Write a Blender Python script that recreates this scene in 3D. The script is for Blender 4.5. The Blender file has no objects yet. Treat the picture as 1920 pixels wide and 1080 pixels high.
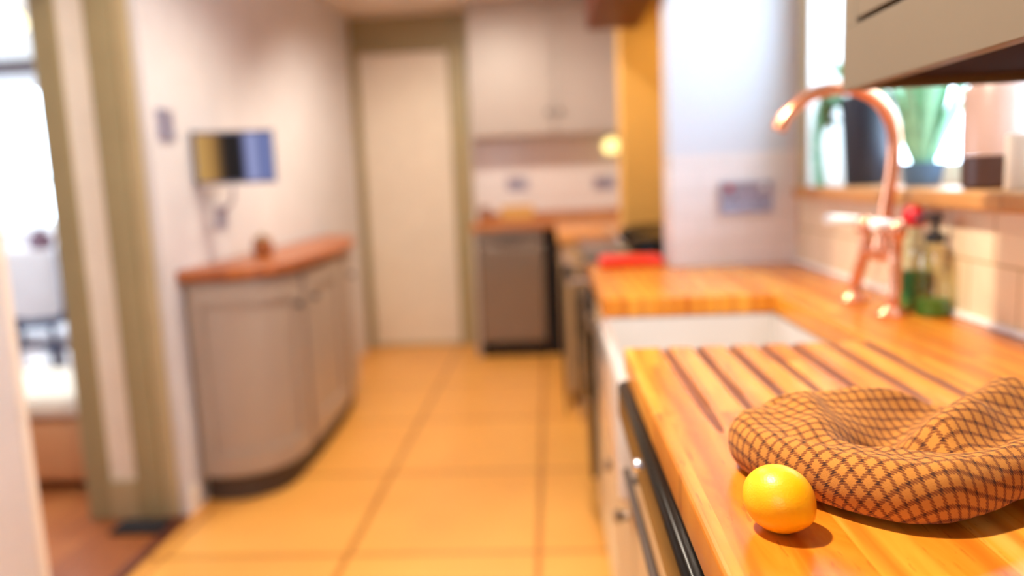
import bpy, bmesh, math, random
from mathutils import Vector, Matrix, noise

random.seed(7)
SC = bpy.context.scene
COL = SC.collection

# ------------------------------------------------------------------ camera
F_PX, YAW, PITCH, ROLL = 1425.95, -0.05443553, 0.13979736, -0.04240018
cy, sy = math.cos(YAW), math.sin(YAW)
fwd = Vector((sy * math.cos(PITCH), cy * math.cos(PITCH), -math.sin(PITCH)))
rgt = Vector((cy, -sy, 0)); upv = rgt.cross(fwd)
r2 = math.cos(ROLL) * rgt + math.sin(ROLL) * upv
u2 = -math.sin(ROLL) * rgt + math.cos(ROLL) * upv
cam_d = bpy.data.cameras.new('camera')
cam = bpy.data.objects.new('camera', cam_d); COL.objects.link(cam)
cam.matrix_world = Matrix(((r2.x, u2.x, -fwd.x, 0), (r2.y, u2.y, -fwd.y, 0), (r2.z, u2.z, -fwd.z, 1.2), (0, 0, 0, 1)))
cam_d.sensor_width = 36; cam_d.lens = F_PX / 1920 * 36
cam_d.clip_start = 0.02; cam_d.clip_end = 60
cam_d.dof.use_dof = True; cam_d.dof.focus_distance = 0.61; cam_d.dof.aperture_fstop = 1.8
SC.camera = cam

# ------------------------------------------------------------------ world, light, exposure
SC.view_settings.view_transform = 'Standard'
SC.view_settings.look = 'None'
SC.view_settings.gamma = 1
SC.view_settings.use_curve_mapping = False
SC.view_settings.exposure = 0.1
SC.cycles.use_denoising = True
SC.cycles.max_bounces = 10; SC.cycles.diffuse_bounces = 6; SC.cycles.glossy_bounces = 4
SC.cycles.transparent_max_bounces = 12; SC.cycles.transmission_bounces = 8
SC.cycles.sample_clamp_indirect = 6
SC.cycles.caustics_reflective = False; SC.cycles.caustics_refractive = False
W = bpy.data.worlds.new('daylight'); SC.world = W; W.use_nodes = True
bg = W.node_tree.nodes['Background']
bg.inputs[0].default_value = (0.62, 0.80, 1.0, 1); bg.inputs[1].default_value = 11.5


def area(name, loc, target, sx, sy_, portal=False, power=0, col=(1, 1, 1)):
    d = bpy.data.lights.new(name, 'AREA'); d.shape = 'RECTANGLE'; d.size = sx; d.size_y = sy_
    d.energy = power; d.color = col
    o = bpy.data.objects.new(name, d); COL.objects.link(o); o.location = loc
    o.rotation_euler = (Vector(target) - Vector(loc)).to_track_quat('-Z', 'Y').to_euler()
    d.cycles.is_portal = portal
    return o


def spot(name, loc, target, power, col, angle=120, blend=.6, radius=.04):
    d = bpy.data.lights.new(name, 'SPOT'); d.energy = power; d.color = col
    d.spot_size = math.radians(angle); d.spot_blend = blend; d.shadow_soft_size = radius
    o = bpy.data.objects.new(name, d); COL.objects.link(o); o.location = loc
    o.rotation_euler = (Vector(target) - Vector(loc)).to_track_quat('-Z', 'Y').to_euler()
    return o


WARM = (1.0, 0.87, 0.70)
# daylight portals: the windows, plus unseen rear and outer openings added as fill
area('window_portal', (1.02, 1.73, 1.66), (0, 1.73, 1.66), .9, 1.0, True)
area('room_portal', (-3.35, 5.18, 1.55), (-3.35, 0, 1.55), 1.3, 1.1, True)
area('rear_fill_portal', (-.85, -1.75, 1.75), (-.85, 0, 1.75), .5, .8, True)
area('outer_fill_portal', (-5.15, 3.2, 1.5), (0, 3.2, 1.5), 2.4, 1.5, True)
# ceiling downlights of the kitchen, plus added fill spots
spot('downlight_sink', (-.36, .72, 2.37), (.15, .66, .9), 200, WARM, 100)
spot('downlight_range', (-.35, 2.9, 2.37), (-.45, 2.8, 0), 70, WARM, 145)
spot('doorway_fill_spot', (-.85, 1.55, 2.37), (-1.25, 2.5, .5), 42, WARM, 110)  # added fill to brighten the jamb and nearby floor, no fixture
spot('downlight_end', (-.40, 3.95, 2.37), (-.3, 4.6, .4), 95, (1, .88, .74), 150)
spot('room_fill_spot', (-2.7, 3.4, 2.36), (-2.7, 3.4, 0), 60, (1, .85, .68), 150)  # added fill to brighten the neighbouring room, no fixture
# lamps under the mantel hood
spot('hood_lamp', (.66, 3.0, 1.84), (.55, 3.6, 1.0), 14, (1.0, .68, .22), 150)

# ------------------------------------------------------------------ materials
def lin(h):
    out = []
    for i in (0, 2, 4):
        c = int(h[i:i + 2], 16) / 255
        out.append(c / 12.92 if c <= .04045 else ((c + .055) / 1.055) ** 2.4)
    return tuple(out) + (1,)


def newmat(name):
    m = bpy.data.materials.new(name); m.use_nodes = True
    nt = m.node_tree; b = nt.nodes['Principled BSDF']
    return m, nt, b


def N(nt, t, **k):
    n = nt.nodes.new(t)
    for a, v in k.items(): setattr(n, a, v)
    return n


def mixc(nt, fac, a, b, mode='MIX'):
    n = N(nt, 'ShaderNodeMix', data_type='RGBA', blend_type=mode)
    for s, v in ((n.inputs[0], fac), (n.inputs[6], a), (n.inputs[7], b)):
        if hasattr(v, 'is_output'): nt.links.new(v, s)
        else: s.default_value = v
    return n.outputs[2]


def math_(nt, op, a, b=None, c=None):
    n = N(nt, 'ShaderNodeMath', operation=op)
    for s, v in zip(n.inputs, (a, b, c)):
        if v is None: continue
        if hasattr(v, 'is_output'): nt.links.new(v, s)
        else: s.default_value = v
    return n.outputs[0]


def bump(nt, b, h, strength=.3, dist=.002):
    n = N(nt, 'ShaderNodeBump'); n.inputs['Strength'].default_value = strength; n.inputs['Distance'].default_value = dist
    nt.links.new(h, n.inputs['Height']); nt.links.new(n.outputs[0], b.inputs['Normal'])


def mat(name, col, rough=.5, metal=0., var=.06, vscale=9., bmp=0., bscale=120., coat=0., spec=.5):
    """plain surface with a little procedural variation of tone and relief"""
    m, nt, b = newmat(name)
    c = lin(col) if isinstance(col, str) else col
    tc = N(nt, 'ShaderNodeTexCoord')
    nz = N(nt, 'ShaderNodeTexNoise'); nz.inputs['Scale'].default_value = vscale; nz.inputs['Detail'].default_value = 3
    nt.links.new(tc.outputs['Object'], nz.inputs['Vector'])
    dark = tuple(x * (1 - var * 2) for x in c[:3]) + (1,); lite = tuple(min(1, x * (1 + var)) for x in c[:3]) + (1,)
    nt.links.new(mixc(nt, nz.outputs['Fac'], dark, lite), b.inputs['Base Color'])
    b.inputs['Roughness'].default_value = rough; b.inputs['Metallic'].default_value = metal
    b.inputs['Coat Weight'].default_value = coat; b.inputs['Specular IOR Level'].default_value = spec
    if bmp:
        n2 = N(nt, 'ShaderNodeTexNoise'); n2.inputs['Scale'].default_value = bscale
        nt.links.new(tc.outputs['Object'], n2.inputs['Vector']); bump(nt, b, n2.outputs['Fac'], bmp)
    return m


def axes(nt, u, v, su=1, sv=1, ou=0., ov=0.):
    """a texture vector from two axes of the object coordinates"""
    tc = N(nt, 'ShaderNodeTexCoord'); s = N(nt, 'ShaderNodeSeparateXYZ'); nt.links.new(tc.outputs['Object'], s.inputs[0])
    c = N(nt, 'ShaderNodeCombineXYZ')
    nt.links.new(math_(nt, 'MULTIPLY_ADD', s.outputs[u], su, ou), c.inputs[0])
    nt.links.new(math_(nt, 'MULTIPLY_ADD', s.outputs[v], sv, ov), c.inputs[1])
    return c.outputs[0], tc, s


def tiles(name, col, grout, u, v, w, h, ou=0., ov=0., mortar=.004, rough=.22, offset=.5, var=.05, above=None, paint=None, noise_amt=.0):
    m, nt, b = newmat(name)
    vec, tc, s = axes(nt, u, v, ou=ou, ov=ov)
    br = N(nt, 'ShaderNodeTexBrick', offset=offset); br.squash = 1
    c = lin(col)
    br.inputs['Color1'].default_value = c
    br.inputs['Color2'].default_value = tuple(x * (1 - var) for x in c[:3]) + (1,)
    br.inputs['Mortar'].default_value = lin(grout)
    br.inputs['Scale'].default_value = 1; br.inputs['Mortar Size'].default_value = mortar
    br.inputs['Mortar Smooth'].default_value = .15
    br.inputs['Brick Width'].default_value = w; br.inputs['Row Height'].default_value = h
    nt.links.new(vec, br.inputs['Vector'])
    out = br.outputs['Color']
    if noise_amt:
        nz = N(nt, 'ShaderNodeTexNoise'); nz.inputs['Scale'].default_value = 3.2; nz.inputs['Detail'].default_value = 5
        nt.links.new(tc.outputs['Object'], nz.inputs['Vector'])
        out = mixc(nt, math_(nt, 'MULTIPLY', nz.outputs['Fac'], noise_amt), out, lin('c98a48'), 'MULTIPLY')
    b.inputs['Roughness'].default_value = rough
    hgt = math_(nt, 'SUBTRACT', 1.0, br.outputs['Fac'])
    if above is not None:                                  # painted plaster above a tiled dado
        k = math_(nt, 'GREATER_THAN', s.outputs[2], above)
        out = mixc(nt, k, out, lin(paint))
        hgt = math_(nt, 'MAXIMUM', hgt, k)
        nt.links.new(math_(nt, 'MULTIPLY_ADD', k, .45, rough), b.inputs['Roughness'])
    nt.links.new(out, b.inputs['Base Color'])
    bump(nt, b, hgt, .4, .002)
    return m


def wood(name, cols, u=1, v=0, stave=.046, length=.62, rough=.3, grain=1., coat=0.):
    """glued staves running along axis u; grain and burl are part of the timber"""
    m, nt, b = newmat(name)
    vec, tc, s = axes(nt, u, v, ou=.13, ov=.011)
    br = N(nt, 'ShaderNodeTexBrick', offset=.37, offset_frequency=2)
    for i, k in enumerate(('Color1', 'Color2')): br.inputs[k].default_value = (i, i, i, 1)
    br.inputs['Mortar'].default_value = (.5, .5, .5, 1)
    br.inputs['Scale'].default_value = 1; br.inputs['Mortar Size'].default_value = .0005
    br.inputs['Brick Width'].default_value = length; br.inputs['Row Height'].default_value = stave
    nt.links.new(vec, br.inputs['Vector'])
    # per stave shift so that the grain does not run across the joints
    sep = N(nt, 'ShaderNodeSeparateXYZ'); nt.links.new(vec, sep.inputs[0])
    cmb = N(nt, 'ShaderNodeCombineXYZ')
    nt.links.new(math_(nt, 'MULTIPLY', sep.outputs[0], 3.2), cmb.inputs[0])
    nt.links.new(math_(nt, 'MULTIPLY', sep.outputs[1], 20.), cmb.inputs[1])
    nt.links.new(math_(nt, 'MULTIPLY', br.outputs['Color'], 9.7), cmb.inputs[2])
    n1 = N(nt, 'ShaderNodeTexNoise'); n1.inputs['Scale'].default_value = 1.15; n1.inputs['Detail'].default_value = 6
    n1.inputs['Distortion'].default_value = 2.6
    nt.links.new(cmb.outputs[0], n1.inputs['Vector'])
    wv = N(nt, 'ShaderNodeTexWave', wave_type='BANDS', bands_direction='Y')
    wv.inputs['Scale'].default_value = .42; wv.inputs['Distortion'].default_value = 11.; wv.inputs['Detail'].default_value = 2.5
    wv.inputs['Detail Scale'].default_value = .7
    nt.links.new(cmb.outputs[0], wv.inputs['Vector'])
    cr = N(nt, 'ShaderNodeValToRGB')
    e = cr.color_ramp.elements; e[0].position = 0; e[0].color = lin(cols[0]); e[1].position = 1; e[1].color = lin(cols[-1])
    for i, c in enumerate(cols[1:-1]):
        x = e.new((i + 1) / (len(cols) - 1)); x.color = lin(c)
    t = math_(nt, 'MULTIPLY_ADD', n1.outputs['Fac'], .70, math_(nt, 'MULTIPLY_ADD', br.outputs['Color'], .45, -.06))
    nt.links.new(t, cr.inputs[0])
    g = math_(nt, 'MULTIPLY', math_(nt, 'POWER', wv.outputs['Fac'], 3.), .5 * grain)
    col = mixc(nt, g, cr.outputs[0], lin(cols[0]), 'MIX')
    # fine dark pores
    n2 = N(nt, 'ShaderNodeTexNoise'); n2.inputs['Scale'].default_value = 9.; n2.inputs['Detail'].default_value = 4
    nt.links.new(cmb.outputs[0], n2.inputs['Vector'])
    pore = math_(nt, 'MULTIPLY', math_(nt, 'GREATER_THAN', n2.outputs['Fac'], .655), .32 * grain)
    col = mixc(nt, pore, col, lin('5c2c0c'))
    nt.links.new(col, b.inputs['Base Color'])
    b.inputs['Roughness'].default_value = rough; b.inputs['Coat Weight'].default_value = coat
    b.inputs['Coat Roughness'].default_value = .2
    bump(nt, b, n1.outputs['Fac'], .06, .001)
    return m


def glass(name, tint=(1, 1, 1, 1), refl=.06):
    m, nt, b = newmat(name); nt.nodes.remove(b)
    t = N(nt, 'ShaderNodeBsdfTransparent'); t.inputs[0].default_value = tint
    g = N(nt, 'ShaderNodeBsdfGlossy'); g.inputs['Roughness'].default_value = .03
    mx = N(nt, 'ShaderNodeMixShader'); mx.inputs[0].default_value = refl
    nt.links.new(t.outputs[0], mx.inputs[1]); nt.links.new(g.outputs[0], mx.inputs[2])
    nt.links.new(mx.outputs[0], nt.nodes['Material Output'].inputs[0])
    return m


def glow(name, col, strength):
    m, nt, b = newmat(name)
    b.inputs['Base Color'].default_value = lin(col); b.inputs['Emission Color'].default_value = lin(col)
    b.inputs['Emission Strength'].default_value = strength
    return m


MT = {}
MT['floor'] = tiles('stone_floor_tiles', 'f2b258', 'b97c30', 0, 1, .63, .705, ou=.706, ov=-2.334, mortar=.011, rough=.35, offset=0, var=.06, noise_amt=.35)
MT['wood_floor'] = wood('reddish_floorboards', ['7a3d1a', 'a85f2c', 'bf7a40'], 1, 0, .12, 1.3, .4)
MT['ceiling'] = mat('white_ceiling_paint', 'eee6e0', .9)
MT['wall'] = mat('pale_wall_paint', 'd8d6d8', .85, bmp=.1, bscale=60)
MT['wall_tan'] = mat('tan_alcove_paint', 'd2a45a', .7)
MT['pier'] = tiles('white_dado_tiles', 'e9e4e4', 'd8d2d0', 0, 2, .15, .075, ou=0, ov=-.02, mortar=.002, above=1.255, paint='ced3dc')
MT['tile_right'] = tiles('cream_wall_tiles', 'e9d2b0', 'b99c72', 1, 2, .145, .108, ou=-.0, ov=-.92, mortar=.0025, offset=.5)
MT['tile_back'] = tiles('white_splashback_tiles', 'efe8e6', 'd6cfcc', 0, 2, .15, .075, mortar=.002)
MT['olive'] = mat('olive_gloss_paint', 'a3946c', .45)
MT['olive_pale'] = mat('pale_olive_paint', 'b8a67e', .5)
MT['cream'] = mat('cream_paint', 'f6efe2', .55)
MT['door'] = mat('door_paint', 'e2d8c8', .55)
MT['taupe'] = mat('taupe_cupboard_paint', '6e6252', .5, var=.03)
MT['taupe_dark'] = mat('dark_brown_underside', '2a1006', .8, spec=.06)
MT['greige'] = mat('greige_cabinet_paint', 'b3a8a0', .42, var=.03)
MT['greige_dark'] = mat('dark_greige_paint', '4a4038', .7)  # dark tone of handles and knobs
MT['bluegrey'] = mat('grey_curved_cabinet_paint', 'a8988a', .35, var=.03)
MT['plinth'] = mat('dark_plinth', '4a3c34', .6)
MT['creamcab'] = mat('cream_cabinet_paint', 'c8ac82', .5, var=.03)
MT['oak'] = wood('oak_worktop', ['9c480a', 'c87418', 'dc922e', 'eab45c'], rough=.27, grain=1.)
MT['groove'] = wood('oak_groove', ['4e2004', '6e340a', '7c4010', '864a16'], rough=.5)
MT['oak_far'] = wood('oak_worktop_far', ['a85c26', 'c98440', 'dda765'], 0, 1, .05, .6, .4)
MT['oak_cab'] = wood('russet_worktop', ['86441c', 'ab5d28', 'c47a3c'], 1, 0, .05, .6, .35)
MT['oak_sill'] = wood('oak_sill', ['a8703a', 'c88f50', 'dcaa6a'], 1, 0, .2, 2., .4)
MT['beam'] = wood('red_brown_beam', ['551f0c', '7a3014', '944220'], 1, 0, .4, 3., .5)
MT['ceramic'] = mat('white_ceramic', 'c8c0ba', .12, var=.01, coat=.5)
MT['copper'] = mat('polished_copper', (.86, .39, .23, 1), .22, 1., var=.05, vscale=30)
MT['chrome'] = mat('chrome', (.75, .75, .78, 1), .15, 1., var=.02)
MT['steel'] = mat('brushed_steel', (.26, .22, .18, 1), .3, .85, var=.05, vscale=14)
MT['black'] = mat('black_enamel', (.006, .005, .005, 1), .2, var=.1, coat=.6)
MT['black_strip'] = mat('black_control_glass', (.004, .0035, .003, 1), .22, spec=.12)
MT['black_matt'] = mat('black_plastic', (.012, .012, .014, 1), .5)
MT['white'] = mat('white_gloss', 'f2f1ee', .4, var=.02)
MT['socket'] = mat('grey_socket_plate', '9e9cb2', .35, .3)
MT['red'] = mat('red_enamel', 'f22c12', .35)
MT['red2'] = mat('red_plastic', 'd01020', .35)
MT['pot_dark'] = mat('charcoal_pot', '262a3a', .5)
MT['soil'] = mat('potting_soil', '2a1a10', .95, bmp=.6, bscale=200)
MT['leaf'] = mat('green_leaf', '5fae62', .45, var=.3, vscale=30)
MT['leaf_pale'] = mat('pale_striped_leaf', '93cfa8', .45, var=.25, vscale=40)
MT['leaf_olive'] = mat('olive_leaf', '6d7a34', .5, var=.3, vscale=30)
MT['blush'] = mat('blush_glaze', 'b49488', .35)
MT['choc'] = mat('chocolate_glaze', '3c1f12', .4)
MT['candle'] = mat('ivory_wax', 'ece0cc', .5)
MT['glass'] = glass('window_glass')
MT['bottle'] = glass('clear_bottle_plastic', (.86, .93, .84, 1), .10)
MT['amber'] = glass('olive_bottle_plastic', (.86, .80, .62, 1), .08)
MT['soap'] = mat('green_soap', '3f8a3a', .2)
MT['label'] = mat('green_label', '2f7a34', .5)
MT['brown'] = mat('brown_stoneware', '9a5a2c', .5)
MT['tan_leather'] = mat('tan_leather', 'dca06c', .55, bmp=.2)
MT['fleece'] = mat('cream_fleece', 'f6ecd6', .95, bmp=.6, bscale=90)
MT['navy'] = mat('navy_frame', '2a3a5e', .4)
MT['pale_cloth'] = mat('pale_cloth', 'e4e6ea', .9)
MT['darkpole'] = mat('dark_wood_pole', '3a1512', .5)
MT['mauve'] = mat('mauve_pot', '6a4a58', .5)
MT['globe'] = glow('lamp_globe', 'fff0c0', 1.6)
MT['glow_yellow'] = glow('under_cupboard_lamp', 'fff0a0', 1.3)
MT['mat_dark'] = mat('dark_brown_matt', '1c120e', .95)
MT['thresh'] = mat('dark_threshold', '5a2410', .5)
MT['screen'] = None

# ------------------------------------------------------------------ builders
def new_bm(): return bmesh.new()


def box(bm, x0, x1, y0, y1, z0, z1, bev=0., seg=2):
    r = bmesh.ops.create_cube(bm, size=1)
    vs = r['verts']
    for v in vs:
        v.co = Vector(((x0 + x1) / 2 + v.co.x * (x1 - x0), (y0 + y1) / 2 + v.co.y * (y1 - y0), (z0 + z1) / 2 + v.co.z * (z1 - z0)))
    if bev:
        es = list({e for v in vs for e in v.link_edges})
        bmesh.ops.bevel(bm, geom=es, offset=bev, segments=seg, profile=.5, affect='EDGES')
    return bm


def obox(bm, c, sx, sy_, sz, M_, bev=0.):
    """box of half sizes about c turned by matrix M_"""
    r = bmesh.ops.create_cube(bm, size=1)
    vs = r['verts']
    for v in vs: v.co = Vector(c) + M_ @ Vector((v.co.x * sx, v.co.y * sy_, v.co.z * sz))
    if bev:
        es = list({e for v in vs for e in v.link_edges})
        bmesh.ops.bevel(bm, geom=es, offset=bev, segments=2, profile=.5, affect='EDGES')
    return bm


def lathe(bm, c, prof, n=40, M_=None, sx=1., sy_=1.):
    """prof: list of (radius, height); closed where the radius is 0"""
    c = Vector(c); rings = []
    for r, h in prof:
        if r <= 1e-6:
            p = Vector((0, 0, h)); rings.append([bm.verts.new(c + (M_ @ p if M_ else p))])
        else:
            ring = []
            for i in range(n):
                a = 2 * math.pi * i / n; p = Vector((r * math.cos(a) * sx, r * math.sin(a) * sy_, h))
                ring.append(bm.verts.new(c + (M_ @ p if M_ else p)))
            rings.append(ring)
    for a, b in zip(rings, rings[1:]):
        for i in range(n):
            j = (i + 1) % n
            if len(a) == 1 and len(b) == 1: continue
            if len(a) == 1: bm.faces.new((a[0], b[i], b[j]))
            elif len(b) == 1: bm.faces.new((a[i], a[j], b[0]))
            else: bm.faces.new((a[i], a[j], b[j], b[i]))
    bmesh.ops.recalc_face_normals(bm, faces=bm.faces)
    return bm


def smooth_path(pts, k=8):
    out = []; P = [Vector(p) for p in pts]
    for i in range(len(P) - 1):
        p0 = P[max(0, i - 1)]; p1 = P[i]; p2 = P[i + 1]; p3 = P[min(len(P) - 1, i + 2)]
        for j in range(k):
            t = j / k
            out.append(.5 * ((2 * p1) + (p2 - p0) * t + (2 * p0 - 5 * p1 + 4 * p2 - p3) * t * t + (3 * p1 - p0 - 3 * p2 + p3) * t ** 3))
    out.append(P[-1]); return out


def tube(bm, pts, r, n=16, caps=True):
    P = [Vector(p) for p in pts]; rr = r if isinstance(r, (list, tuple)) else [r] * len(P)
    if len(rr) != len(P):
        rr = [rr[0] + (rr[-1] - rr[0]) * i / (len(P) - 1) for i in range(len(P))]
    t = (P[1] - P[0]).normalized(); a = t.orthogonal().normalized(); rings = []
    for i, p in enumerate(P):
        t = (P[min(i + 1, len(P) - 1)] - P[max(i - 1, 0)]).normalized()
        a = (a - t * a.dot(t)).normalized(); b = t.cross(a)
        rings.append([bm.verts.new(p + (a * math.cos(2 * math.pi * j / n) + b * math.sin(2 * math.pi * j / n)) * rr[i]) for j in range(n)])
    for A, B in zip(rings, rings[1:]):
        for j in range(n): bm.faces.new((A[j], A[(j + 1) % n], B[(j + 1) % n], B[j]))
    if caps: bm.faces.new(rings[0][::-1]); bm.faces.new(rings[-1])
    bmesh.ops.recalc_face_normals(bm, faces=bm.faces)
    return bm


def prism(bm, outline, z0, z1, bev=0., seg=3, top_only=False):
    """outline: list of (x, y), extruded from z0 to z1"""
    lo = [bm.verts.new((x, y, z0)) for x, y in outline]; hi = [bm.verts.new((x, y, z1)) for x, y in outline]
    n = len(lo); fs = [bm.faces.new(lo[::-1]), bm.faces.new(hi)]
    for i in range(n): bm.faces.new((lo[i], lo[(i + 1) % n], hi[(i + 1) % n], hi[i]))
    bmesh.ops.recalc_face_normals(bm, faces=bm.faces)
    if bev:
        es = [e for e in bm.edges if all(v in set(hi) for v in e.verts)]
        if not top_only: es += [e for e in bm.edges if all(v in set(lo) for v in e.verts)]
        bmesh.ops.bevel(bm, geom=es, offset=bev, segments=seg, profile=.5, affect='EDGES')
    return bm


def origin_of(o):
    p = Vector((0, 0, 0))
    while o is not None: p += o.location; o = o.parent
    return p


def obj(name, bm, m, parent=None, smooth=False, loc=None):
    """links a bmesh, drawn in world coordinates, as one object; parts keep the origin of their thing"""
    me = bpy.data.meshes.new(name)
    o = bpy.data.objects.new(name, me)
    off = origin_of(parent) if parent else Vector(loc or (0, 0, 0))
    bmesh.ops.translate(bm, verts=bm.verts, vec=-off)
    bm.to_mesh(me); bm.free()
    if smooth:
        for p in me.polygons: p.use_smooth = True
        try: me.set_sharp_from_angle(angle=math.radians(42))
        except Exception: pass
    if m: me.materials.append(m)
    COL.objects.link(o)
    if parent: o.parent = parent
    else: o.location = off
    return o


def thing(name, label, cat, loc, group=None):
    o = bpy.data.objects.new(name, None); COL.objects.link(o); o.location = loc
    o.empty_display_size = .05
    o['label'] = label; o['category'] = cat
    if group: o['group'] = group
    return o


def tag(o, label, cat, group=None):
    o['label'] = label; o['category'] = cat
    if group: o['group'] = group
    return o


def struct(name, bm, m, parent=None, label=None):
    o = obj(name, bm, m, parent)
    if parent is None: o['kind'] = 'structure'
    if label: o['label'] = label
    return o


# ------------------------------------------------------------------ room shell
CT = .92                 # worktop height
WX = .738                # face of the window wall
struct('floor', box(new_bm(), -1.40, WX + .25, -1.6, 5.62, -.1, 0), MT['floor'])
struct('floor_wood', box(new_bm(), -5.0, -1.40, -1.6, 5.0, -.1, 0), MT['wood_floor'])
struct('ceiling', box(new_bm(), -5.1, 1.25, -1.7, 5.8, 2.4, 2.5), MT['ceiling'])
b = new_bm()
box(b, -1.76, -1.40, -1.6, 1.866, 0, 2.4); box(b, -1.76, -1.40, 2.66, 5.62, 0, 2.4); box(b, -1.76, -1.40, 1.866, 2.66, 2.06, 2.4)
struct('wall_left', b, MT['wall'])
b = new_bm(); box(b, -1.76, 1.25, 5.62, 5.75, 0, 2.4); struct('wall_back', b, MT['tile_back'])
b = new_bm(); box(b, -1.40, -.535, 5.60, 5.62, 2.175, 2.4); struct('trim_header', b, MT['olive'])
WY0, WY1, WZ0, WZ1 = 1.15, 2.235, 1.12, 2.15
b = new_bm()
box(b, WX, 1.0, -1.6, 2.325, 0, WZ0); box(b, WX, 1.0, -1.6, 2.325, WZ1, 2.4)
box(b, WX, 1.0, -1.6, WY0, WZ0, WZ1); box(b, WX, 1.0, WY1, 2.325, WZ0, WZ1)
struct('wall_right', b, MT['tile_right'])
struct('wall_pier', box(new_bm(), .365, 1.0, 2.325, 2.50, 0, 2.4), MT['pier'])
b = new_bm(); box(b, .345, 1.0, 3.60, 3.84, 0, 2.4); box(b, .95, 1.0, 2.50, 3.60, 0, 2.4); box(b, .345, .95, 2.50, 3.60, 2.02, 2.4)
struct('wall_alcove', b, MT['wall_tan'])
struct('wall_far', box(new_bm(), WX, .95, 3.84, 5.62, 0, 2.4), MT['wall'])
b = new_bm()
box(b, -1.40, -1.1, -1.7, -1.6, 0, 2.4); box(b, -.6, 1.0, -1.7, -1.6, 0, 2.4); box(b, -1.1, -.6, -1.7, -1.6, 0, 1.3); box(b, -1.1, -.6, -1.7, -1.6, 2.2, 2.4)  # unseen opening in this wall added to let in fill daylight
struct('wall_rear', b, MT['wall'])
# neighbouring room
b = new_bm(); hx0, hx1, hz0, hz1 = -4.0, -2.75, 1.02, 1.98
box(b, -5.0, hx0, 5.0, 5.12, 0, 2.4); box(b, hx1, -1.76, 5.0, 5.12, 0, 2.4); box(b, hx0, hx1, 5.0, 5.12, 0, hz0); box(b, hx0, hx1, 5.0, 5.12, hz1, 2.4)
struct('wall_sitting_room', b, MT['white'])
b = new_bm(); box(b, -5.1, -5.0, -1.7, 2.0, 0, 2.4); box(b, -5.1, -5.0, 4.4, 5.12, 0, 2.4); box(b, -5.1, -5.0, 2.0, 4.4, 0, .75); box(b, -5.1, -5.0, 2.0, 4.4, 2.25, 2.4)  # wide unseen opening added to brighten the neighbouring room
struct('wall_outer', b, MT['wall'])
struct('wall_inner', box(new_bm(), -5.0, -1.40, -1.7, -1.6, 0, 2.4), MT['wall'])


def window(name, axis, a0, a1, z0, z1, p, depth=.05, mull=1):
    """casement in a plane: axis 'x' = pane normal along x at x=p, else along y"""
    root = bpy.data.objects.new(name, None); COL.objects.link(root); root['kind'] = 'structure'
    f = new_bm(); fw = .05

    def bx(u0, u1, w0, w1, d0, d1, bm):
        if axis == 'x': box(bm, p + d0, p + d1, u0, u1, w0, w1, .004)
        else: box(bm, u0, u1, p + d0, p + d1, w0, w1, .004)
    bx(a0, a1, z0, z0 + fw, 0, depth, f); bx(a0, a1, z1 - fw, z1, 0, depth, f)
    bx(a0, a0 + fw, z0 + fw, z1 - fw, 0, depth, f); bx(a1 - fw, a1, z0 + fw, z1 - fw, 0, depth, f)
    for i in range(mull):
        m_ = a0 + (a1 - a0) * (i + 1) / (mull + 1)
        bx(m_ - .022, m_ + .022, z0 + fw, z1 - fw, 0, depth, f)
    obj('window_frame', f, MT['white'], root)
    g = new_bm()
    if axis == 'x': box(g, p + depth * .45, p + depth * .55, a0 + fw, a1 - fw, z0 + fw, z1 - fw)
    else: box(g, a0 + fw, a1 - fw, p + depth * .45, p + depth * .55, z0 + fw, z1 - fw)
    obj('window_pane', g, MT['glass'], root)
    return root


window('window_1', 'x', WY0, WY1, 1.15, WZ1, .93)
window('window_2', 'y', hx0, hx1, hz0, hz1, 5.03, mull=2)
# white plaster lining of the window opening, oak sill, olive strip painting the shaded wall edge
b = new_bm(); box(b, WX - .004, .93, WY1 - .012, WY1, 1.15, WZ1); box(b, WX - .004, .93, WY0, WY0 + .012, 1.15, WZ1); box(b, WX - .004, .93, WY0 + .012, WY1 - .012, WZ1 - .012, WZ1)
struct('trim_window_lining', b, MT['white'])
struct('trim_shaded_wall_edge', box(new_bm(), WX - .012, WX, WY1, WY1 + .06, 1.15, 2.2, .003), MT['olive_pale'])  # wall edge out of the daylight, its shade painted as an olive strip
struct('window_sill', box(new_bm(), WX - .035, .95, WY0 - .25, WY1 + .03, 1.118, 1.15, .006), MT['oak_sill'])
struct('trim_sealant', box(new_bm(), WX - .008, WX, -.6, 2.325, CT, CT + .012, .003), MT['white'])

# doorway to the neighbouring room: far jamb mouldings, skirting, near jamb
b = new_bm(); box(b, -1.775, -1.684, 2.640, 2.662, 0, 2.06, .006); struct('trim_1', b, MT['olive'])
b = new_bm(); box(b, -1.58, -1.485, 2.638, 2.662, 0, 2.06, .006); struct('trim_2', b, MT['olive'])
b = new_bm(); box(b, -1.485, -1.425, 2.645, 2.662, 0, 2.06, .01); struct('trim_3', b, MT['olive_pale'])
b = new_bm(); box(b, -1.684, -1.58, 2.655, 2.662, .15, 2.06); struct('trim_4', b, MT['cream'])
b = new_bm(); box(b, -1.684, -1.58, 2.635, 2.662, 0, .15, .006); struct('baseboard_doorway', b, MT['olive_pale'])
b = new_bm(); box(b, -1.412, -1.39, 2.668, 2.735, 0, .10, .004); struct('baseboard_left', b, MT['cream'])
b = new_bm(); box(b, -1.77, -1.392, 1.846, 1.876, 0, 2.06, .006); struct('trim_5', b, MT['cream'])
b = new_bm(); box(b, -1.425, -1.385, 1.876, 2.63, 0, .012, .004); struct('trim_threshold', b, MT['thresh'])
tag(obj('dark_strip', box(new_bm(), -1.62, -1.43, 2.50, 2.605, .001, .018, .005), MT['mat_dark']), 'small dark strip on the boards at the foot of the doorway jamb', 'dark_strip')  # flat dark strip laid along the foot of the jamb

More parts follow.
